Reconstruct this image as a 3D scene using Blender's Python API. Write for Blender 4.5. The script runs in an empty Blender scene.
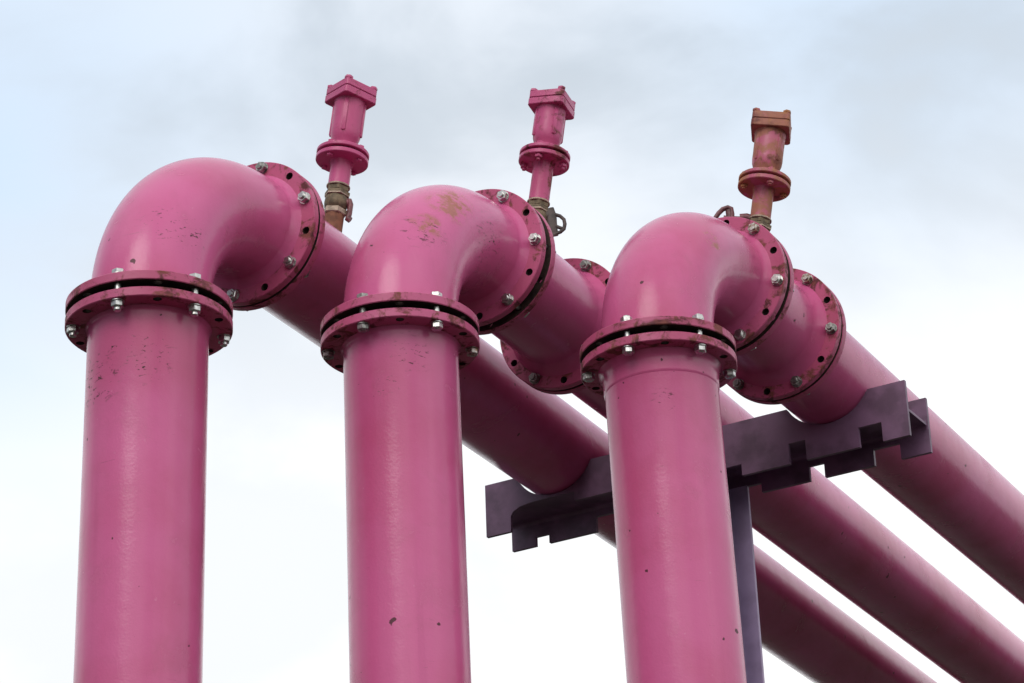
import bpy, bmesh, math, random
from mathutils import Vector, Matrix, noise
PI = math.pi
random.seed(7)
scene = bpy.context.scene
col = scene.collection
EYE = 1.6                                   # camera height above the ground, metres
R = 0.162                                   # outer radius of a 300 mm pipe
RF, RH = 0.2242, 0.2019                     # flange radius, bolt-circle radius

# ------------------------------------------------------------------ materials
def newmat(name):
    m = bpy.data.materials.new(name); m.use_nodes = True
    nt = m.node_tree; nt.nodes.clear()
    out = nt.nodes.new('ShaderNodeOutputMaterial')
    b = nt.nodes.new('ShaderNodeBsdfPrincipled')
    nt.links.new(b.outputs[0], out.inputs[0])
    return m, nt, b
def N(nt, typ, **kw):
    n = nt.nodes.new(typ)
    for k, v in kw.items():
        if k.startswith('i_'): n.inputs[k[2:].replace('_', ' ')].default_value = v
        else: setattr(n, k, v)
    return n
def L(nt, a, b): nt.links.new(a, b)
def mathn(nt, op, a, b=None, clamp=False):
    n = nt.nodes.new('ShaderNodeMath'); n.operation = op; n.use_clamp = clamp
    for i, v in enumerate((a, b)):
        if v is None: continue
        if isinstance(v, (int, float)): n.inputs[i].default_value = v
        else: nt.links.new(v, n.inputs[i])
    return n.outputs[0]
def ramp(nt, src, p0, p1, c0=(0,0,0,1), c1=(1,1,1,1)):
    n = nt.nodes.new('ShaderNodeMapRange'); n.interpolation_type = 'SMOOTHSTEP'
    n.inputs['From Min'].default_value = p0; n.inputs['From Max'].default_value = p1
    nt.links.new(src, n.inputs['Value']); return n.outputs[0]
def mix(nt, fac, a, b):
    n = nt.nodes.new('ShaderNodeMix'); n.data_type = 'RGBA'
    for key, v in ((0, fac), (6, a), (7, b)):
        if isinstance(v, (int, float)): n.inputs[key].default_value = v
        elif isinstance(v, tuple): n.inputs[key].default_value = v if len(v) == 4 else (*v, 1)
        else: nt.links.new(v, n.inputs[key])
    return n.outputs[2]

def coords(nt, scale=(1,1,1), off=(0,0,0)):
    tc = nt.nodes.new('ShaderNodeTexCoord'); mp = nt.nodes.new('ShaderNodeMapping')
    mp.inputs['Scale'].default_value = scale; mp.inputs['Location'].default_value = off
    nt.links.new(tc.outputs['Object'], mp.inputs['Vector']); return mp.outputs[0]
def noise_n(nt, vec, scale, detail=4, rough=.55, dist=0.):
    n = N(nt, 'ShaderNodeTexNoise'); n.inputs['Scale'].default_value = scale
    n.inputs['Detail'].default_value = detail; n.inputs['Roughness'].default_value = rough
    n.inputs['Distortion'].default_value = dist
    nt.links.new(vec, n.inputs['Vector']); return n.outputs[0]

PINK_A, PINK_B = (0.55, 0.110, 0.268), (0.465, 0.076, 0.186)
RUST_A, RUST_B = (0.17, 0.058, 0.038), (0.07, 0.024, 0.020)
def paint(name, rust=0.0, chips=1.5, scuff=None, off=(0,0,0), a=PINK_A, b=PINK_B, rough=.16, spots=()):
    """Old gloss paint: slight colour drift, grime, chips, dents, and rust where rust > 0."""
    m, nt, bs = newmat(name)
    v = coords(nt, off=off)
    base = mix(nt, ramp(nt, noise_n(nt, v, 2.3, 5), .35, .68), a, b)
    # streaks that ran down the surface
    vs = coords(nt, scale=(26, 26, 1.2), off=off)
    st = ramp(nt, noise_n(nt, vs, 1.0, 4), .56, .78)
    base = mix(nt, mathn(nt, 'MULTIPLY', st, .16), base, (0.30, .06, .14))
    bands = ramp(nt, noise_n(nt, coords(nt, scale=(7, 7, .35), off=off), 1.0, 3), .40, .62)
    base = mix(nt, mathn(nt, 'MULTIPLY', bands, .22), base, (.55, .14, .29))
    film = ramp(nt, noise_n(nt, v, 6.5, 7, .65, .3), .50, .72)
    base = mix(nt, mathn(nt, 'MULTIPLY', film, .20), base, (.30, .085, .125))
    # small worn flecks, paler
    fl = ramp(nt, noise_n(nt, v, 55, 3), .70, .78)
    base = mix(nt, mathn(nt, 'MULTIPLY', fl, .22), base, (.62, .30, .42))
    # chips
    vo = N(nt, 'ShaderNodeTexVoronoi'); vo.inputs['Scale'].default_value = 26; vo.inputs['Randomness'].default_value = 1
    warp = N(nt, 'ShaderNodeTexNoise'); warp.inputs['Scale'].default_value = 38; warp.inputs['Detail'].default_value = 3
    L(nt, v, warp.inputs['Vector'])
    va = N(nt, 'ShaderNodeVectorMath', operation='MULTIPLY_ADD'); va.inputs[1].default_value = (.028,)*3
    L(nt, warp.outputs['Color'], va.inputs[0]); L(nt, v, va.inputs[2]); L(nt, va.outputs[0], vo.inputs['Vector'])
    sepc = N(nt, 'ShaderNodeSeparateColor'); L(nt, vo.outputs['Color'], sepc.inputs[0])
    size = mathn(nt, 'MULTIPLY', mathn(nt, 'POWER', sepc.outputs[0], 7.0), .15 * chips)
    area = ramp(nt, noise_n(nt, v, 3.1, 2), .42, .60)
    size = mathn(nt, 'MULTIPLY', size, area)
    chip = mathn(nt, 'GREATER_THAN', size, vo.outputs['Distance'])
    # fine scratches
    sc_v = coords(nt, scale=(9, 9, 95), off=off)
    scr = ramp(nt, noise_n(nt, sc_v, 1.6, 6, .7, .6), .655, .69)
    scr = mathn(nt, 'MULTIPLY', mathn(nt, 'MULTIPLY', scr, area), .42)
    dark = mathn(nt, 'MAXIMUM', mathn(nt, 'MULTIPLY', chip, .92), scr)
    for (px, rad) in spots:                       # knocks at a definite place
        d = N(nt, 'ShaderNodeVectorMath', operation='DISTANCE'); d.inputs[1].default_value = px
        tc = nt.nodes.new('ShaderNodeTexCoord'); L(nt, tc.outputs['Object'], d.inputs[0])
        near = ramp(nt, d.outputs['Value'], rad, rad * .3)
        k = ramp(nt, noise_n(nt, coords(nt, scale=(.75, .75, 1.8), off=off), 60, 5, .66, .9), .595, .63)
        dark = mathn(nt, 'MAXIMUM', dark, mathn(nt, 'MULTIPLY', near, k))
    base = mix(nt, dark, base, (0.055, .013, .018))
    rough_s = mathn(nt, 'ADD', mathn(nt, 'MULTIPLY', dark, .4), rough)
    rough_s = mathn(nt, 'ADD', rough_s, mathn(nt, 'MULTIPLY', noise_n(nt, v, 9, 3), .10))
    rough_s = mathn(nt, 'ADD', rough_s, mathn(nt, 'MULTIPLY', film, .10))
    rmask = None
    if rust > 0:
        lo = .66 - .30 * rust
        r1 = ramp(nt, noise_n(nt, v, 19 if rust < .6 else 13, 8, .70, .5), lo, lo + .12)
        rmask = r1
    for (px, rad, lo) in (scuff or ()):           # scraped, rust-brown smears at a definite place
        d = N(nt, 'ShaderNodeVectorMath', operation='DISTANCE'); d.inputs[1].default_value = px
        tc = nt.nodes.new('ShaderNodeTexCoord'); L(nt, tc.outputs['Object'], d.inputs[0])
        near = ramp(nt, d.outputs['Value'], rad, rad * .45)
        k = ramp(nt, noise_n(nt, coords(nt, scale=(1, 1, 1.2), off=off), 21, 7, .72, .2), lo, lo + .15)
        sm = mathn(nt, 'MULTIPLY', mathn(nt, 'MULTIPLY', near, k), .8)
        base = mix(nt, sm, base, (0.30, .125, .06))
        rough_s = mathn(nt, 'ADD', rough_s, mathn(nt, 'MULTIPLY', sm, .3))
    if rmask is not None:
        rc = mix(nt, ramp(nt, noise_n(nt, v, 34, 5), .4, .62), RUST_A, RUST_B)
        if rust > .7:
            rc = mix(nt, ramp(nt, noise_n(nt, v, 12, 5), .55, .70), (0.33, .140, .090), rc)
            rc = mix(nt, ramp(nt, noise_n(nt, v, 7, 6, .6, .5), .47, .60), rc, (0.36, .165, .060))
        base = mix(nt, mathn(nt, 'MULTIPLY', rmask, .9), base, rc)
        rough_s = mathn(nt, 'ADD', rough_s, mathn(nt, 'MULTIPLY', rmask, .45))
    L(nt, base, bs.inputs['Base Color']); L(nt, rough_s, bs.inputs['Roughness'])
    h = mathn(nt, 'ADD', mathn(nt, 'MULTIPLY', noise_n(nt, v, 150, 3), .30), mathn(nt, 'MULTIPLY', noise_n(nt, v, 12, 3), .9))
    h = mathn(nt, 'SUBTRACT', h, mathn(nt, 'MULTIPLY', dark, .5))
    bp = N(nt, 'ShaderNodeBump'); bp.inputs['Strength'].default_value = .125; bp.inputs['Distance'].default_value = .012
    L(nt, h, bp.inputs['Height']); L(nt, bp.outputs[0], bs.inputs['Normal'])
    bs.inputs['Specular IOR Level'].default_value = .5; bs.inputs['IOR'].default_value = 1.36
    bs.inputs['Coat Weight'].default_value = .10; bs.inputs['Coat Roughness'].default_value = .12; L(nt, bp.outputs[0], bs.inputs['Coat Normal'])
    return m
def simple(name, c, rough=.6, metal=0., var=.25, scale=20, bump=.15, c2=None):
    m, nt, bs = newmat(name); v = coords(nt)
    c2 = c2 or tuple(x * (1 - var * 2) for x in c)
    L(nt, mix(nt, ramp(nt, noise_n(nt, v, scale, 5), .38, .66), c, c2), bs.inputs['Base Color'])
    bs.inputs['Roughness'].default_value = rough; bs.inputs['Metallic'].default_value = metal
    bp = N(nt, 'ShaderNodeBump'); bp.inputs['Strength'].default_value = bump; bp.inputs['Distance'].default_value = .004
    L(nt, noise_n(nt, v, scale * 3, 4), bp.inputs['Height']); L(nt, bp.outputs[0], bs.inputs['Normal'])
    return m
M = {}
M['zinc'] = simple('galvanised steel', (.62, .62, .60), .34, 1.0, .18, 60)
M['zinc_dull'] = simple('weathered galvanised steel', (.40, .40, .38), .5, 1.0, .25, 60)
M['zinc_stained'] = simple('rust stained galvanised steel', (.46, .43, .40), .45, .85, .3, 90, .2, (.20, .11, .07))
M['gasket'] = simple('black rubber gasket', (.018, .014, .013), .85, 0, .2, 30)
M['purple'] = simple('dark purple steel paint', (.17, .092, .165), .46, 0, .22, 9, .2)
M['purple_post'] = simple('purple grey steel paint', (.40, .31, .48), .42, 0, .14, 6, .1)
M['bare_and_shade'] = simple('unpainted rusty joint face', (.045, .022, .017), .85, 0, .3, 30, .3)
M['brass'] = simple('grimy brass', (.17, .125, .075), .6, .35, .25, 50, .3)
M['tan'] = simple('corroded pale brass', (.42, .33, .25), .6, .2, .22, 60, .3)
M['nipple'] = simple('rusty orange steel', (.21, .085, .045), .8, 0, .22, 40, .3)
M['lever'] = simple('dark maroon lever paint', (.19, .06, .07), .5, 0, .3, 40, .2)
M['lever_dark'] = simple('dark grey lever paint', (.065, .043, .038), .55, 0, .3, 40, .2)

# ------------------------------------------------------------------ mesh helpers
def build(name, bm, mat, parent, origin, smooth_deg=32):
    """bm is in world space (metres, eye at the origin); stored relative to origin."""
    bmesh.ops.recalc_face_normals(bm, faces=bm.faces)
    me = bpy.data.meshes.new(name)
    bmesh.ops.translate(bm, verts=bm.verts, vec=-Vector(origin))
    bm.to_mesh(me); bm.free()
    for p in me.polygons: p.use_smooth = True
    me.set_sharp_from_angle(angle=math.radians(smooth_deg))
    o = bpy.data.objects.new(name, me); col.objects.link(o)
    for mm in (mat if isinstance(mat, (list, tuple)) else [mat]): me.materials.append(mm)
    if parent: o.parent = parent
    return o
def empty(name, loc, label, cat, group=None):
    e = bpy.data.objects.new(name, None); col.objects.link(e)
    e.empty_display_size = .2; e.location = Vector(loc) + Vector((0, 0, EYE))
    e['label'] = label; e['category'] = cat
    if group: e['group'] = group
    return e
def frame(origin, axis, e2):
    """Matrix whose z is axis, y as near e2 as it can be."""
    a = Vector(axis).normalized(); y = Vector(e2); y = (y - a * y.dot(a)).normalized(); x = y.cross(a)
    m = Matrix((x, y, a)).transposed().to_4x4(); m.translation = Vector(origin); return m
def lathe(bm, prof, F, seg=96, phase=0., caps=(False, False)):
    """prof: [(r, z)] along local z of F."""
    rings = []
    for (r, z) in prof:
        rings.append([bm.verts.new(F @ Vector((r * math.sin(phase + 2*PI*i/seg), r * math.cos(phase + 2*PI*i/seg), z))) for i in range(seg)])
    for a, b in zip(rings, rings[1:]):
        for i in range(seg):
            j = (i + 1) % seg
            bm.faces.new((a[i], a[j], b[j], b[i]))
    if caps[0]: bm.faces.new(rings[0])
    if caps[1]: bm.faces.new(rings[-1])
    return rings
def flange_bm(bm, F, z0, z1, ro, ri, rh, nh, phase, rhole, joint=1, ch=.0022, seg=96):
    """Drilled ring from z0 to z1 with chamfered rim and real bolt holes. angles: sin->x, cos->y"""
    def loop(r, z, cx=0., cy=0., n=seg):
        vs = [bm.verts.new(F @ Vector((cx + r*math.sin(2*PI*i/n), cy + r*math.cos(2*PI*i/n), z))) for i in range(n)]
        es = [bm.edges.new((vs[i], vs[(i+1) % n])) for i in range(n)]
        return vs, es
    def wall(a, b, mi=0):
        n = len(a)
        for i in range(n):
            j = (i+1) % n; bm.faces.new((a[i], a[j], b[j], b[i])).material_index = mi
    data = []
    for q, z in enumerate((z0, z1)):
        o, eo = loop(ro - ch, z); inn, ei = loop(ri, z, n=64); hs = []; es = eo + ei
        for k in range(nh):
            t = phase + 2*PI*k/nh
            h, eh = loop(rhole, z, rh*math.sin(t), rh*math.cos(t), 18); hs.append(h); es += eh
        res = bmesh.ops.triangle_fill(bm, use_beauty=True, use_dissolve=False, edges=es)
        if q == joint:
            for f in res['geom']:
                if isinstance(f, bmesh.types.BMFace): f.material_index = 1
        data.append((o, inn, hs))
    (o0, i0, h0), (o1, i1, h1) = data
    s = 1 if z1 > z0 else -1
    m0, _ = loop(ro, z0 + s*ch); m1, _ = loop(ro, z1 - s*ch)
    wall(o0, m0); wall(m0, m1); wall(m1, o1); wall(i0, i1)
    for a, b in zip(h0, h1): wall(a, b, 1)  # dark wall colour stands in for the shade inside the bolt holes
def hexprism(bm, F, z0, z1, r, phase=0.):
    d = z1 - z0
    lathe(bm, [(r*.9, z0), (r, z0 + d*.14), (r, z1 - d*.14), (r*.9, z1)], F, 6, phase, (True, True))
def bolt_mesh(name, half, near='nut', far='nut', tip=.011, fartip=.012):
    """Stud through a flange joint, local +z towards the near side, joint faces at z=+-half."""
    bm = bmesh.new(); F = Matrix.Identity(4)
    zt = half + .003 + .016 + (tip if near == 'nut' else 0)
    lathe(bm, [(.0085, -half - (.019 if far == 'nut' else .010) - fartip), (.0097, -half - (.0175 if far == 'nut' else .009) - fartip), (.0097, half + .02)] +
          ([(.0097, zt - .002), (.008, zt)] if near == 'nut' else []), F, 16, 0, (True, True))
    for s, kind in ((1, near), (-1, far)):
        z = s * half
        lathe(bm, [(.0105, z + s*.0002), (.0185, z + s*.0002), (.0185, z + s*.0028), (.0105, z + s*.003)], F, 20)
        if kind == 'nut': hexprism(bm, F, z + s*.003, z + s*.019, .0172, .2)
        else:
            hexprism(bm, F, z + s*.003, z + s*.0155, .0178, .2)
            lathe(bm, [(.0135, z + s*.0155), (.0115, z + s*.0168), (.001, z + s*.0172)], F, 16)
    bmesh.ops.recalc_face_normals(bm, faces=bm.faces)
    me = bpy.data.meshes.new(name); bm.to_mesh(me); bm.free()
    for p in me.polygons: p.use_smooth = True
    me.set_sharp_from_angle(angle=math.radians(30))
    return me
def place_bolts(me, mat, parent, origin, F, half_z, idx, phase, far_axis_sign=1):
    """copies of one stud on the bolt circle; F z = joint axis, half_z = joint centre on it, near side is -z"""
    first = None; dull = M['zinc_dull']
    for k in idx:
        t = phase + k*PI/6
        if first is None:
            o = bpy.data.objects.new('bolt', me); me.materials.append(mat); first = o
        else: o = first.copy()
        col.objects.link(o); o.parent = parent
        p = F @ Vector((RH*math.sin(t), RH*math.cos(t), half_z)) - Vector(origin)
        rot = (F.to_3x3() @ Matrix.Rotation(PI, 3, 'X') @ Matrix.Rotation(random.uniform(0, 1.0), 3, 'Z')).to_4x4()
        o.matrix_parent_inverse = Matrix.Identity(4)
        o.matrix_basis = Matrix.Translation(p) @ rot
        o.material_slots[0].link = 'OBJECT'; o.material_slots[0].material = mat if random.random() < .55 else random.choice((dull, M['zinc_stained']))

# ------------------------------------------------------------------ pipelines (positions relative to the eye)
TH, DIP = .47301, .00091
P = {1: dict(O=(-.97347, 6.39931, 3.56364), Lv=.51586, Lh=.48571, ph=-.27483, pa=.24439, tx=.0074, dth=-.005, dd=-.00359, sB=None, gapA=.010, odd=0),
     2: dict(O=(-.31526, 6.73635, 3.61812), Lv=.50147, Lh=.48360, ph=-.47172, pa=.52075, tx=-.00619, dth=-.00156, dd=.00306, sB=1.046, pb=.52692, gapA=.036, odd=0),
     3: dict(O=(.41618, 6.87995, 3.55955), Lv=.48159, Lh=.480, ph=-.474, pa=.21645, tx=-.01581, dth=.0145, dd=.00003, sB=.905, pb=.72275, gapA=.020, odd=1)}
FT = .0265                                    # flange thickness
GR = .0215                                    # open gap in the riser joints
Z = Vector((0, 0, 1))
PIPE_LABEL = {
 1: 'leftmost pink flanged pipeline, its riser nearest the left edge, the purest pink valve on it',
 2: 'middle pink flanged pipeline with brown scuff marks on top of its elbow',
 3: 'rightmost pink flanged pipeline, its riser in front of the purple post, brown edged flanges'}
def axis_of(i):
    t, d = TH + P[i]['dth'], DIP + P[i]['dd']
    return Vector((math.sin(t)*math.cos(d), math.cos(t)*math.cos(d), math.sin(d)))

def hub(bm, F, z0, s, rbig=.181, ln=.034, rs=R):
    """flared neck that meets a flange at z0, running in direction s"""
    n = 8; prof = []
    for k in range(n + 1):
        t = k / n
        prof.append((rs - .001 + (rbig - rs) * (1 - t)**2.4, z0 + s * ln * t))
    lathe(bm, prof, F)

for i in (1, 2, 3):
    p = P[i]; O = Vector(p['O']); h = axis_of(i)
    base = Vector((O.x, O.y, -EYE))
    root = empty('pipeline', base, PIPE_LABEL[i], 'pipe', 'pink flanged pipes')
    off = (i * 3.7, i * 1.9, i * 2.3)
    rel = lambda q: tuple(Vector(q) - base)
    view = Vector((-O.x, -O.y, 0)).normalized()
    front = O + view * R
    spots_r = {1: [((-.072, -.146, 4.549), .04), ((.02, -.16, 4.50), .10), ((-.12, -.11, 4.46), .12)], 2: [((.04, -.157, 4.635), .075), ((-.03, -.16, 4.55), .06)], 3: [((.0, -.16, 4.52), .05)]}[i]
    spots_e = {1: [((.055, -.125, 4.91), .09), ((.115, -.10, 4.89), .09), ((-.10, -.09, 5.05), .09)],
               2: [((.26, .17, 5.13), .14), ((.08, -.09, 5.05), .10)], 3: []}[i]
    mp = paint('weathered pink paint', 0, 1.7, None, off, spots=spots_r)
    scuff = {1: None, 2: [((.150, .005, 5.175), .085, .43), ((.085, -.075, 5.07), .065, .44), ((.176, .058, 5.218), .07, .42)], 3: [((.183, .026, 5.109), .05, .47), ((-.02, -.12, 4.98), .05, .57)]}[i]
    me_ = paint('weathered pink elbow paint', 0, 1.3, scuff, off, spots=spots_e)
    mf = paint('pink flange paint', {1: .54, 2: .56, 3: .56}[i], .7, None, off, (.45, .082, .185), (.38, .058, .135), .42)
    mrust = paint('rust edged pink flange paint', .62, .7, None, off, (.45, .082, .185), (.38, .058, .135), .45) if i == 3 else mf
    if i == 2: mrust = paint('worn pink flange paint', .52, .7, None, off, (.45, .082, .185), (.38, .058, .135), .42)
    # --- riser
    zf = O.z - p['Lv']                         # under face of the lower riser flange
    piv = O.z - .3
    d = Vector((p['tx'], 0, 1)).normalized()
    Ft = frame(Vector((O.x, O.y, piv)), d, -Vector((0, 1, 0)))
    bm = bmesh.new()
    zz = lambda z: (z - piv)
    prof = [(R, zz(-EYE))]
    for k in range(1, 12): prof.append((R, zz(-EYE) + (zz(zf) - zz(-EYE)) * k / 12))
    if i == 3:
        ca = zz(zf - .067)
        prof = [q for q in prof if q[1] < ca - .01] + [(R, ca - .0015), (R + .0006, ca), (R + .0026, ca + .0025), (R + .0036, ca + .008), (R + .0040, ca + .040), (R + .008, zz(zf) - .012), (R + .016, zz(zf) - .003)]
    else:
        prof += [(R, zz(zf) - .014), (R + .002, zz(zf) - .007), (R + .007, zz(zf) - .002)]
    prof += [(R + (.018 if i == 3 else .009), zz(zf) + .006)]
    lathe(bm, prof, Ft)
    riser = build('riser', bm, mp, root, base)
    Fv = frame(Vector((O.x, O.y, 0)), Z, -Vector((0, 1, 0)))   # x = -X ... handled by sign of phase
    def vphase(a): return a
    # frame() gives x = y cross z = (-Y) x Z = -X, so mirror the angle
    bm = bmesh.new(); flange_bm(bm, Fv, zf, zf + FT, RF, R - .01, RH, 12, -p['ph'], .0118)
    build('flange', bm, [mf, M['bare_and_shade']], riser, base, 25)
    z2 = zf + FT + GR
    # --- elbow
    Rb = min(.4595, p['Lv'] - FT*2 - GR + .012, p['Lh'] - .002)
    cen = O - Z * Rb + h * Rb
    sidev = h.cross(Z).normalized()
    bm = bmesh.new(); rings = []
    path = [(Vector((O.x, O.y, z2 + .004)), Vector((0, 0, 1)))]
    nA = 48
    for k in range(nA + 1):
        a = PI/2 * k / nA
        path.append((cen + Rb * (-h * math.cos(a) + Z * math.sin(a)), (h * math.sin(a) + Z * math.cos(a))))
    path.append((O + h * (p['Lh'] + .008), h))
    path = [q for q in path if q[0].z >= z2 + .003 and (q[0] - O).dot(h) <= p['Lh'] + .009]
    for (c, t) in path:
        n = t.cross(sidev).normalized()
        rings.append([bm.verts.new(c + R * (sidev * math.sin(2*PI*j/96) + n * math.cos(2*PI*j/96))) for j in range(96)])
    for a, b in zip(rings, rings[1:]):
        for j in range(96):
            k = (j + 1) % 96; bm.faces.new((a[j], a[k], b[k], b[j]))
    Fh = frame(O, h, Z)                         # x = Z cross h
    xs = 1 if Fh.to_3x3().col[0].dot(Vector((math.cos(TH), -math.sin(TH), 0))) > 0 else -1
    hub(bm, Fh, p['Lh'], -1, .182, .040)
    hub(bm, Fv, z2 + FT, 1, .176, .020)
    elbow = build('elbow', bm, me_, root, base)
    bm = bmesh.new(); flange_bm(bm, Fv, z2, z2 + FT, RF, R - .01, RH, 12, -p['ph'], .0118, 0)
    build('flange', bm, [mrust, M['bare_and_shade']], elbow, base, 25)
    bm = bmesh.new(); flange_bm(bm, Fh, p['Lh'], p['Lh'] + FT, RF, R - .01, RH, 12, xs * p['pa'], .0118)
    build('flange', bm, [mf, M['bare_and_shade']], elbow, base, 25)
    bm = bmesh.new(); lathe(bm, [(R - .012, zf + FT - .001), (.184, zf + FT + .0006), (.184, z2 - .0006), (R - .012, z2 + .001)], Fv)
    build('gasket', bm, M['gasket'], elbow, base)
    zA = p['Lh'] + FT; zA2 = zA + p['gapA']
    bm = bmesh.new(); lathe(bm, [(R - .012, zA - .001), (.186, zA + .0006), (.186, zA2 - .0006), (R - .012, zA2 + .001)], Fh)
    build('gasket', bm, M['gasket'], elbow, base)
    half = FT + GR / 2
    place_bolts(bolt_mesh('bolt', half, *{1: ('nut', 'head', .010, 0.), 2: ('nut', 'head', .003, 0.), 3: ('nut', 'nut', .003, .004)}[i]), M['zinc'], elbow, base, Fv, zf + half, range(0, 12, 2), -p['ph'])
    hA = FT + p['gapA'] / 2
    # place_bolts turns the stud so its near end faces -axis (towards the elbow)
    place_bolts(bolt_mesh('bolt', hA, 'head' if i == 3 else 'nut', 'head', tip=.006), M['zinc'] if i != 2 else M['zinc'], elbow, base, Fh, zA + p['gapA']/2, range(p['odd'], 12, 2), xs * p['pa'])
    # --- spool and run
    FAR = 26.
    if p['sB']:
        sB = p['sB']
        bm = bmesh.new()
        lathe(bm, [(R, zA2 + .01), (R, (zA2 + sB) / 2), (R, sB + .006)], Fh)
        hub(bm, Fh, zA2 + FT, 1, .174, .022); hub(bm, Fh, sB, -1, .186, .075)
        spool = build('spool', bm, mp, root, base)
        bm = bmesh.new(); flange_bm(bm, Fh, zA2, zA2 + FT, RF, R - .01, RH, 12, xs * p['pa'], .0118, 0)
        build('flange', bm, [mf, M['bare_and_shade']], spool, base, 25)
        bm = bmesh.new(); flange_bm(bm, Fh, sB, sB + FT, RF, R - .01, RH, 12, xs * p['pb'], .0118)
        build('flange', bm, [mf, M['bare_and_shade']], spool, base, 25)
        gB = .013; zB = sB + FT + gB
        bm = bmesh.new(); lathe(bm, [(R - .012, sB + FT - .001), (.188, sB + FT + .0006), (.188, zB - .0006), (R - .012, zB + .001)], Fh)
        build('gasket', bm, M['gasket'], spool, base)
        place_bolts(bolt_mesh('bolt', FT + gB/2, 'nut', 'head', tip=.006), M['zinc_dull'], spool, base, Fh, sB + FT + gB/2, range(0, 12, 2), xs * p['pb'])
        start = zB
    else:
        start = zA2
    bm = bmesh.new()
    lathe(bm, [(R, start + .012 + (FAR - start) * (k / 40)**1.6) for k in range(41)], Fh, caps=(False, True))
    hub(bm, Fh, start + FT, 1, .174, .022)
    run = build('pipe_run', bm, mp, root, base)
    bm = bmesh.new(); flange_bm(bm, Fh, start, start + FT, RF, R - .01, RH, 12, xs * (p['pb'] if p['sB'] else p['pa']), .0118, 0)
    build('flange', bm, [mf, M['bare_and_shade']], run, base, 25)

# ------------------------------------------------------------------ air valves
VALVES = {
 1: dict(P0=(-.54730, 7.24244, 3.72311), tilt=.13643, zr=.210, zg=.314, zc=.508, zt=.560, cap=-9, rust=.26, sc=1.0,
         label='clean pink air valve on the leftmost pipe, a corner of its square cap facing forward'),
 2: dict(P0=(.07336, 7.49868, 3.78351), tilt=.16483, zr=.200, zg=.360, zc=.537, zt=.588, cap=25, rust=.50, sc=1.0,
         label='pink air valve with brown streaks and hanging looped lever on the middle pipe'),
 3: dict(P0=(.78224, 7.57038, 3.72229), tilt=.18575, zr=.202, zg=.333, zc=.520, zt=.574, cap=45, rust=.88, sc=1.03,
         label='rust brown air valve on the rightmost pipe with small lever loop standing beside it')}
def rounded_square(half, r, n=5):
    pts = []
    for q, (sx, sy) in enumerate(((1, 1), (-1, 1), (-1, -1), (1, -1))):
        for k in range(n + 1):
            a = PI/2 * (q + k / n)
            pts.append((sx * (half - r) + r * math.cos(a), sy * (half - r) + r * math.sin(a)))
    return pts
def prism(bm, F, pts, z0, z1, ch=.002):
    cx = sum(x for x, y in pts) / len(pts); cy = sum(y for x, y in pts) / len(pts)
    def ring(z, k):
        return [bm.verts.new(F @ Vector((cx + (x-cx) * k, cy + (y-cy) * k, z))) for x, y in pts]
    rs = max(math.hypot(x-cx, y-cy) for x, y in pts)
    k = 1 - ch / rs * 1.2
    R_ = [ring(z0, k), ring(z0 + ch, 1), ring(z1 - ch, 1), ring(z1, k)]
    n = len(pts)
    for a, b in zip(R_, R_[1:]):
        for i in range(n): bm.faces.new((a[i], a[(i+1) % n], b[(i+1) % n], b[i]))
    bm.faces.new(R_[0]); bm.faces.new(R_[-1])
def tube_path(bm, pts, r, seg=12, closed=False, flat=1.0, nrm=None):
    """tube along points; flat < 1 squashes it along nrm"""
    n = len(pts); rings = []
    for k in range(n):
        a = pts[(k-1) % n] if (closed or k > 0) else pts[k]; b = pts[(k+1) % n] if (closed or k < n-1) else pts[k]
        t = (b - a).normalized()
        u = nrm - t * nrm.dot(t); u.normalize(); w = t.cross(u)
        rings.append([bm.verts.new(pts[k] + r * (u * flat * math.sin(2*PI*j/seg) + w * math.cos(2*PI*j/seg))) for j in range(seg)])
    m = n if closed else n - 1
    for k in range(m):
        a, b = rings[k], rings[(k+1) % n]
        for j in range(seg): bm.faces.new((a[j], a[(j+1) % seg], b[(j+1) % seg], b[j]))
    if not closed: bm.faces.new(rings[0]); bm.faces.new(rings[-1])

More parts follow.
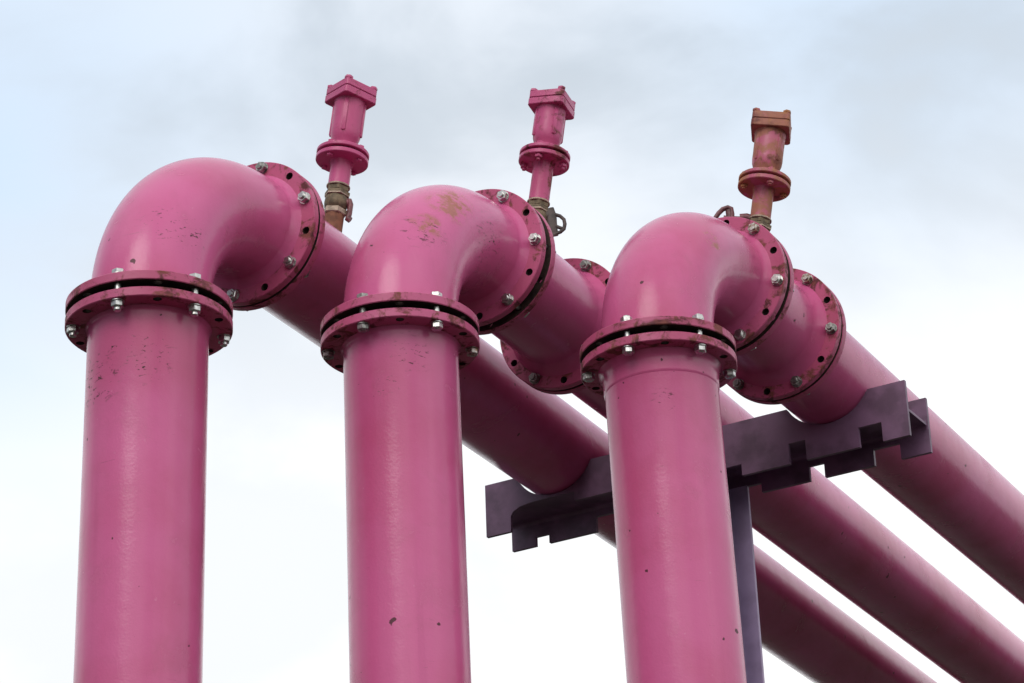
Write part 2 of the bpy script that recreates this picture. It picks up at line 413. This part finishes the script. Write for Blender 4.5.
for i, v in VALVES.items():
    P0 = Vector(v['P0']); ax = Vector((v['tilt'], 0, 1)).normalized(); P0 = P0 - ax * .010
    c = Vector((-P0.x, -P0.y, 0)).normalized()
    F = frame(P0, ax, c)
    X = F.to_3x3().col[0]
    if X.x < 0:                                  # keep x to the right of someone facing it
        F = F @ Matrix.Scale(-1, 4, Vector((1, 0, 0)))
    g = v['zg']; s = v['sc']
    root = empty('air_valve', P0, v['label'], 'valve', 'air valves on the pipes')
    off = (i * 5.1, i * 2.7, i)
    PA, PB = ((.50, .085, .225), (.43, .065, .17)) if i < 3 else ((.44, .110, .165), (.34, .07, .10))
    mv = paint('pink valve paint', v['rust'], 1.2, None, off, PA, PB, .34)
    mcap = mv
    bm = bmesh.new()
    body = [(.028, g + .002), (.042, g + .016), (.0385, g + .022), (.0360, g + .030), (.0350, g + .038), (.037, g + .047), (.0425, g + .058), (.0470, g + .072), (.0485, g + .088), (.0480, g + .110), (.0485, v['zc'] - .03), (.0490, v['zc'] - .008), (.0530, v['zc'] + .002)]
    lathe(bm, [(r*s, z) for r, z in body], F, 48)
    for k in range(4):                            # lugs of the body casting
        t = math.radians(v['cap']) + k * PI/2
        e = F @ Matrix.Rotation(-t, 4, 'Z')
        prism(bm, e, [(-.008, .040), (.008, .040), (.006, .0525), (-.006, .0525)], g + .074, v['zc'] - .004, .002)
    bo = build('valve_body', bm, mv, root, P0, 40)
    # flanges
    for (z0, z1, nm) in ((g + .0045, g + .0180, 'flange'), (g - .0195, g - .0045, 'flange')):
        bm = bmesh.new()
        rr = .083 * s
        if z0 > g: lathe(bm, [(.03, z0), (rr - .002, z0), (rr, z0 + .002), (rr, z1 - .003), (rr - .003, z1), (.050, z1 - .0005), (.047, z1 + .010), (.036, z1 + .012)], F, 64)
        else: lathe(bm, [(.028, z0), (rr - .002, z0), (rr, z0 + .002), (rr, z1 - .002), (rr - .002, z1), (.03, z1)], F, 64)
        build(nm, bm, mv, root, P0, 30)
    bm = bmesh.new(); lathe(bm, [(.02, g - .0044), (.070, g - .0044), (.070, g + .0044), (.02, g + .0044)], F, 48)
    build('gasket', bm, M['gasket'], root, P0)
    for k in range(4):
        t = math.radians(v['cap'] + 45) + k * PI/2 + (.12 if i == 2 else .35)
        e = F @ Matrix.Translation((.065*s*math.sin(t), .065*s*math.cos(t), 0))
        bm = bmesh.new(); kk = {1: (.0245, .026, .0105), 2: (.029, .037, .0135), 3: (.0265, .031, .012)}[i]
        hexprism(bm, e, g - kk[0] - .0025, g - .0196, kk[2]); lathe(bm, [(.006, g - kk[1] - .0025), (.0066, g - kk[1] - .0015), (.0066, g + .024)], e, 12, 0, (True, True))
        hexprism(bm, e, g + .0181, g + .0275, .0125)
        build('bolt', bm, mv, root, P0, 30)
    # stub pipe
    bm = bmesh.new(); lathe(bm, [(.0335, v['zr'] - .004), (.0335, g - .033), (.037, g - .021), (.040, g - .0185)], F, 40, 0, (True, False))
    build('stub_pipe', bm, mv, root, P0)
    # cap: two square plates and corner bolts
    zc, zt = v['zc'], v['zt']; zm = zc + (zt - zc) * .5
    Fc = F @ Matrix.Rotation(math.radians(-(v['cap'] - 45)), 4, 'Z')
    hs = .0615 * s
    bm = bmesh.new(); prism(bm, Fc, rounded_square(hs, .012), zc, zm - .0012)
    base_plate = build('cap_plate', bm, mcap, root, P0, 30)
    bm = bmesh.new(); prism(bm, Fc, rounded_square(hs - .001, .012), zm + .0012, zt)
    lathe(bm, [(.040, zt - .001), (.036, zt + .006), (.012, zt + .009), (.0005, zt + .009)], Fc, 32)
    cap = build('cap', bm, mcap, root, P0, 30)
    bm = bmesh.new(); prism(bm, Fc, rounded_square(hs - .004, .010), zm - .0013, zm + .0013, .0002)
    build('gasket', bm, M['gasket'], root, P0)
    for sx in (1, -1):
        for sy in (1, -1):
            e = Fc @ Matrix.Translation((sx*(hs-.0135), sy*(hs-.0135), 0))
            bm = bmesh.new(); hexprism(bm, e, zt + .0002, zt + .0095, .0135, random.random())
            build('bolt', bm, mv if i != 2 else mv, cap, P0, 30)
    # isolating ball valve
    zr = v['zr']
    bm = bmesh.new()
    lathe(bm, [(.028, zr - .085), (.0345, zr - .078), (.037, zr - .062), (.0355, zr - .044), (.032, zr - .038)], F, 32)
    hexprism(bm, F, zr - .034, zr - .021, .0405, .3)
    hexprism(bm, F, zr - .022, zr - .004, .0365, .1)
    ball = build('ball_valve', bm, M['brass'], root, P0, 35)
    for z0, z1, r in ((zr - .005, zr + .0008, .0375), (zr - .0385, zr - .0285, .0400), (zr - .103, zr - .082, .0385)):
        bm = bmesh.new(); hexprism(bm, F, z0, z1, r, .3) if z0 < zr - .01 else lathe(bm, [(.02, z0), (r - .001, z0), (r, z0 + .0015), (r, z1 - .0015), (r - .001, z1), (.02, z1)], F, 32)
        build('ring', bm, M['tan'], ball, P0, 30)
    bm = bmesh.new(); lathe(bm, [(.031, -.03), (.031, zr - .10)], F, 32)
    lathe(bm, [(.045, -.004), (.046, .010), (.040, .016), (.031, .018)], F, 32)
    build('nipple', bm, M['nipple'] if i != 2 else M['brass'], root, P0)
    # lever
    bm = bmesh.new()
    W = lambda x, y, z: F @ Vector((x, y, z))
    nrmY = F.to_3x3().col[1].normalized(); nrmX = F.to_3x3().col[0].normalized()
    if i == 1:
        tube_path(bm, [W(.025, .0, zr - .055), W(.040, 0, zr - .055)], .017, 16, nrm=nrmY)
        tube_path(bm, [W(.040, .006, zr - .048), W(.046, .008, zr - .062), W(.046, .010, zr - .095), W(.044, .010, zr - .112)], .0125, 14, nrm=nrmX, flat=.7)
        tube_path(bm, [W(.040, .012, zr - .110), W(.052, .012, zr - .118)], .010, 12, nrm=nrmY)
        ml = M['lever']
    elif i == 2:
        tube_path(bm, [W(.022, .0, zr - .040), W(.040, 0, zr - .050)], .018, 16, nrm=nrmY)
        tube_path(bm, [W(.036, .010, zr - .024), W(.048, .012, zr - .050), W(.054, .012, zr - .085), W(.062, .010, zr - .120)], .0165, 14, nrm=nrmY, flat=.35)
        lp = []
        for (x, z) in ((.056, -.043), (.075, -.047), (.089, -.058), (.094, -.074), (.093, -.092), (.083, -.104), (.070, -.111), (.056, -.122)):
            lp.append(W(x, .012, zr + z))
        tube_path(bm, lp, .0062, 12, nrm=nrmY, flat=.8)
        tube_path(bm, [W(.058, .012, zr - .082), W(.076, .012, zr - .088), W(.090, .012, zr - .092)], .006, 12, nrm=nrmY, flat=.8)
        ml = M['lever_dark']
    else:
        tube_path(bm, [W(-.022, .0, zr + .000), W(-.045, 0, zr + .006), W(-.066, .0, zr + .002)], .0135, 14, nrm=nrmY)
        tube_path(bm, [W(-.06, .004, zr - .004), W(-.09, .006, zr - .006), W(-.118, .006, zr - .006)], .010, 14, nrm=nrmY, flat=.5)
        lp = []
        for (x, z) in ((-.146, -.012), (-.136, .010), (-.124, .026), (-.108, .034), (-.097, .030), (-.092, .012), (-.090, -.010)):
            lp.append(W(x, .006, zr + z))
        tube_path(bm, lp, .0078, 12, nrm=nrmY, flat=1.2)
        tube_path(bm, [W(-.102, .006, zr + .026), W(-.098, .006, zr + .008), W(-.096, .006, zr - .01)], .0135, 12, nrm=nrmY, flat=.5)
        ml = M['lever']
    build('lever', bm, ml, ball, P0, 40)

# ------------------------------------------------------------------ support: a steel section lying on its side, notched and cut for the pipes
d1, d2, zt_, zb_, uL, uR, rot, roll = 7.5002, 7.692, 3.4592, 3.2639, -4.4525, -2.8432, .0471, -.0061
hh = Vector((math.sin(TH + rot), math.cos(TH + rot), 0)); s0 = Vector((hh.y, -hh.x, 0))
ss = s0 * math.cos(roll) + Z * math.sin(roll); zz_ = -s0 * math.sin(roll) + Z * math.cos(roll)
def B(u, z, d): return hh * d + ss * (uL + u) + zz_ * (zb_ + z)
LEN, HGT = uR - uL, zt_ - zb_
mid_u = LEN / 2
gpost = hh * ((d1 + d2) / 2) + s0 * (uL + mid_u); gpost.z = -EYE
sup = empty('pipe_support', gpost, 'dark purple notched steel beam on a post, cradling the three pink pipes', 'pipe support')
def saddle(i, d):
    O = Vector(P[i]['O']); h = axis_of(i); t = (d - O.dot(hh)) / h.dot(hh); X = O + h * t
    return X.dot(ss) - uL, X.dot(zz_) - zb_
def flange_plate(name, d_in, d_out, notches):
    """one flange of the lying H section: outline with saddles above and notches below, real thickness"""
    dm = (d_in + d_out) / 2
    top = [(0, HGT)]
    for i in (1, 2, 3):
        cu, cz = saddle(i, dm); rr = R + .0065
        hc = math.sqrt(max(rr*rr - (HGT - cz)**2, 0)); a0 = math.asin(hc / rr)
        top.append((cu - hc - .012, HGT))
        for k in range(17):
            a = -a0 + 2*a0*k/16
            top.append((cu + rr*math.sin(a), cz - rr*math.cos(a)))
    top.append((LEN, HGT))
    bot = [(0, 0)]
    for poly in notches: bot += poly
    bot.append((LEN, 0))
    pts = top + bot[::-1]
    bm = bmesh.new()
    loops = []
    for d in (d_in, d_out):
        vs = [bm.verts.new(B(u, z, d)) for u, z in pts]; es = [bm.edges.new((vs[k], vs[(k+1) % len(vs)])) for k in range(len(vs))]
        bmesh.ops.triangle_fill(bm, use_beauty=True, use_dissolve=False, edges=es); loops.append(vs)
    a, b = loops
    for k in range(len(a)):
        j = (k + 1) % len(a); bm.faces.new((a[k], a[j], b[j], b[k]))
    return bm
def notch(u0, u1, hgt): return [(u0, 0), (u0, hgt), (u1, hgt), (u1, 0)]
front_n = [[(.100, 0), (.102, .058), (.112, .072), (.140, .085), (.190, .0905), (.361, .0905), (.361, .057), (.515, .057), (.515, 0)],
           notch(.62, 1.003, .041), notch(1.179, 1.241, .072), notch(1.432, 1.515, .068)]
rear_n = [notch(.098, .153, .034), notch(.345, .46, .056), notch(.62, .990, .034), notch(1.170, 1.226, .052), notch(1.407, 1.503, .057)]
TF = .014
beam_bm = flange_plate('front', d1, d1 + TF, front_n)
bm2 = flange_plate('rear', d2 - TF, d2, rear_n)
tmp = bpy.data.meshes.new('tmp'); bm2.to_mesh(tmp); bm2.free(); beam_bm.from_mesh(tmp); bpy.data.meshes.remove(tmp)
def add_box(bm, f, u0, u1, z0, z1, da, db):
    vs = [bm.verts.new(f(u, z, d)) for u in (u0, u1) for z in (z0, z1) for d in (da, db)]
    for q in ((0,1,3,2), (4,6,7,5), (0,4,5,1), (2,3,7,6), (0,2,6,4), (1,5,7,3)): bm.faces.new([vs[k] for k in q])
wz = HGT / 2
add_box(beam_bm, B, .004, LEN - .004, wz - .0045, wz + .0045, d1 + TF - .002, d2 - TF + .002)
beam = build('cross_beam', beam_bm, M['purple'], sup, gpost, 30)
# root fillets of the web
bm = bmesh.new()
for d, s in ((d1 + TF, 1), (d2 - TF, -1)):
    for zs in (1, -1):
        prof = []
        for k in range(5):
            a = PI/2 * k/4
            prof.append((s * (.0135 - .0135*math.sin(a)), zs * (.0045 + .0135 - .0135*math.cos(a))))
        prof.append((-s*.001, zs*.003))
        for (ua, ub) in (((.006, LEN - .006),) if (zs > 0 or s < 0) else ((.365, LEN - .006),)):
            A_ = [bm.verts.new(B(ua, wz + z, d + x)) for x, z in prof]; B_ = [bm.verts.new(B(ub, wz + z, d + x)) for x, z in prof]
            n = len(prof)
            for k in range(n): bm.faces.new((A_[k], A_[(k+1) % n], B_[(k+1) % n], B_[k]))
            bm.faces.new(A_); bm.faces.new(B_)
build('root_fillet', bm, M['purple'], beam, gpost, 60)
# post, the same section standing upright
bm = bmesh.new()
def Bp(u, z, d): return hh * d + s0 * (uL + u) + Z * z
ztop = B(mid_u, .037, d1).z
hw = .118
for (a, b) in ((d1 + .002, d1 + .015), (d2 - .015, d2 - .002)):
    add_box(bm, Bp, mid_u - hw + .035, mid_u + hw + .035, -EYE, ztop, a, b)
add_box(bm, Bp, mid_u + .0365, mid_u + .0455, -EYE, ztop + .045, d1 + .0145, d2 - .0145)
bmesh.ops.bevel(bm, geom=bm.edges[:], offset=.0012, segments=1, affect='EDGES')
post = build('post', bm, M['purple_post'], sup, gpost, 30)
bm = bmesh.new(); add_box(bm, Bp, mid_u - .2, mid_u + .2, -EYE, -EYE + .02, d1 - .1, d2 + .1)
build('base_plate', bm, M['purple_post'], post, gpost, 30)

# ------------------------------------------------------------------ ground
m, nt, bs = newmat('dark gravel and thin grass')
v = coords(nt)
n1 = noise_n(nt, v, .35, 5); n2 = noise_n(nt, v, 26, 6)
c = mix(nt, ramp(nt, n2, .35, .7), (.030, .025, .021), (.062, .052, .043))
c = mix(nt, ramp(nt, n1, .48, .62), c, (.030, .040, .016))
L(nt, c, bs.inputs['Base Color']); bs.inputs['Roughness'].default_value = .95
bp = N(nt, 'ShaderNodeBump'); bp.inputs['Strength'].default_value = .6; bp.inputs['Distance'].default_value = .03
L(nt, n2, bp.inputs['Height']); L(nt, bp.outputs[0], bs.inputs['Normal'])
bm = bmesh.new()
rings = []
for rad in (0.5, 3, 8, 20, 60, 200, 800, 3000):
    rings.append([bm.verts.new((rad*math.cos(2*PI*k/48), 8 + rad*math.sin(2*PI*k/48), -EYE)) for k in range(48)])
for a, b in zip(rings, rings[1:]):
    for k in range(48): bm.faces.new((a[k], a[(k+1) % 48], b[(k+1) % 48], b[k]))
bm.faces.new(rings[0])
g = build('ground', bm, m, None, (0, 0, -EYE)); g.location = (0, 0, 0)
g['kind'] = 'structure'; g['label'] = 'dark gravel ground with thin grass under the pipes'; g['category'] = 'ground'

# everything was stored relative to its own base, the bases already stand on the ground at z = 0

# ------------------------------------------------------------------ light
SUN_EL, SUN_AZ = math.radians(38), math.radians(199)
w = bpy.data.worlds.new('World'); scene.world = w; w.use_nodes = True
nt = w.node_tree; nt.nodes.clear()
out = nt.nodes.new('ShaderNodeOutputWorld'); bg = nt.nodes.new('ShaderNodeBackground'); bg.inputs[1].default_value = .1
L(nt, bg.outputs[0], out.inputs[0])
sky = nt.nodes.new('ShaderNodeTexSky'); sky.sky_type = 'NISHITA'; sky.sun_disc = False
sky.sun_elevation = SUN_EL; sky.sun_rotation = SUN_AZ; sky.air_density = 1.0; sky.dust_density = 1.5
tc = nt.nodes.new('ShaderNodeTexCoord'); sep = nt.nodes.new('ShaderNodeSeparateXYZ'); L(nt, tc.outputs['Generated'], sep.inputs[0])
zc = mathn(nt, 'MAXIMUM', sep.outputs[2], 0.0)
mp = nt.nodes.new('ShaderNodeMapping'); mp.inputs['Scale'].default_value = (1, 1, 1.7); mp.inputs['Location'].default_value = (.35, .1, .62)
L(nt, tc.outputs['Generated'], mp.inputs[0])
n1 = noise_n(nt, mp.outputs[0], 5.2, 6, .5, .25)
n2 = noise_n(nt, mp.outputs[0], 2.0, 3, .5, .1)
# white and grey cloud deck: bright low down, greyer bank at mid height, bright again overhead, the veiled sun behind
elev = ramp(nt, zc, .36, .53)
bright = mix(nt, elev, (11.4, 11.4, 11.4), (8.6, 9.2, 10.0))
grey = mix(nt, elev, (9.6, 9.9, 10.3), (6.2, 6.9, 7.7))
deck = mix(nt, ramp(nt, n1, .40, .58), grey, bright)
deck = mix(nt, ramp(nt, zc, .56, .85), deck, (8.6, 8.9, 9.3))
# unseen sky behind the camera: broken, brighter cloud added for front light and reflections
n3 = noise_n(nt, tc.outputs['Generated'], 3.4, 4, .45, .3)
back = mix(nt, ramp(nt, n3, .45, .53), (9.0, 9.5, 10.2), (17.5, 17.3, 16.8))
back_f = mathn(nt, 'MULTIPLY', ramp(nt, sep.outputs[1], .10, -.25), ramp(nt, zc, .93, .75))
deck = mix(nt, back_f, deck, back)
# unseen dark bank added left of and behind the camera, darkening light and reflections
bank = mathn(nt, 'MULTIPLY', ramp(nt, sep.outputs[0], -.18, -.55), ramp(nt, sep.outputs[1], .45, .05))
bank = mathn(nt, 'MULTIPLY', bank, ramp(nt, zc, .92, .60))
deck = mix(nt, mathn(nt, 'MULTIPLY', bank, .85), deck, (3.6, 3.9, 4.5))
gap = mathn(nt, 'MULTIPLY', ramp(nt, n2, .56, .70), .7)
blue = N(nt, 'ShaderNodeVectorMath', operation='SCALE'); blue.inputs['Scale'].default_value = 1.5; L(nt, sky.outputs[0], blue.inputs[0])
for (bd, bw) in (((-.207, .856, .474), 150.), ((.146, .842, .519), 260.)):      # thin blue openings
    dn = N(nt, 'ShaderNodeVectorMath', operation='DOT_PRODUCT'); dn.inputs[1].default_value = bd; L(nt, tc.outputs['Generated'], dn.inputs[0])
    bl = mathn(nt, 'POWER', mathn(nt, 'MAXIMUM', dn.outputs['Value'], 0.0), bw)
    bl = mathn(nt, 'MULTIPLY', bl, ramp(nt, n1, .30, .60))
    deck = mix(nt, mathn(nt, 'MULTIPLY', bl, .95), deck, (6.7, 8.3, 10.3))
gap = mathn(nt, 'MULTIPLY', gap, ramp(nt, sep.outputs[1], .55, .2))
c = mix(nt, gap, deck, blue.outputs[0])
sund = (math.sin(SUN_AZ)*math.cos(SUN_EL), math.cos(SUN_AZ)*math.cos(SUN_EL), math.sin(SUN_EL))
dt = N(nt, 'ShaderNodeVectorMath', operation='DOT_PRODUCT'); dt.inputs[1].default_value = sund; L(nt, tc.outputs['Generated'], dt.inputs[0])
glow = mathn(nt, 'POWER', mathn(nt, 'MAXIMUM', dt.outputs['Value'], 0.0), 60.0)
gs = N(nt, 'ShaderNodeVectorMath', operation='SCALE'); gs.inputs[0].default_value = (26, 25, 23); L(nt, glow, gs.inputs['Scale'])
ga = N(nt, 'ShaderNodeVectorMath', operation='ADD'); L(nt, c, ga.inputs[0]); L(nt, gs.outputs[0], ga.inputs[1]); c = ga.outputs[0]
L(nt, c, bg.inputs[0])

sl = bpy.data.lights.new('sun', 'SUN'); sl.energy = .95; sl.angle = math.radians(34); sl.color = (1, .96, .90)
so = bpy.data.objects.new('sun', sl); col.objects.link(so)
sd = Vector((math.sin(SUN_AZ)*math.cos(SUN_EL), math.cos(SUN_AZ)*math.cos(SUN_EL), math.sin(SUN_EL)))
so.rotation_euler = sd.to_track_quat('Z', 'Y').to_euler(); so.location = sd * 50

# ------------------------------------------------------------------ camera
a, r = .43486, -.04255
fw = Vector((0, math.cos(a), math.sin(a))); rt = Vector((1, 0, 0)); up = rt.cross(fw)
rt2 = rt * math.cos(r) + up * math.sin(r); up2 = -rt * math.sin(r) + up * math.cos(r)
cd = bpy.data.cameras.new('camera'); cam = bpy.data.objects.new('camera', cd); col.objects.link(cam)
mm = Matrix((rt2, up2, -fw)).transposed().to_4x4(); mm.translation = Vector((0, 0, EYE)); cam.matrix_world = mm
cd.sensor_width = 36; cd.lens = 2636.85 / 1024 * 36; cd.clip_end = 10000; cd.clip_start = .05
scene.camera = cam
scene.view_settings.view_transform = 'Standard'; scene.view_settings.look = 'None'
scene.view_settings.exposure = 0; scene.view_settings.gamma = 1; scene.view_settings.use_curve_mapping = False
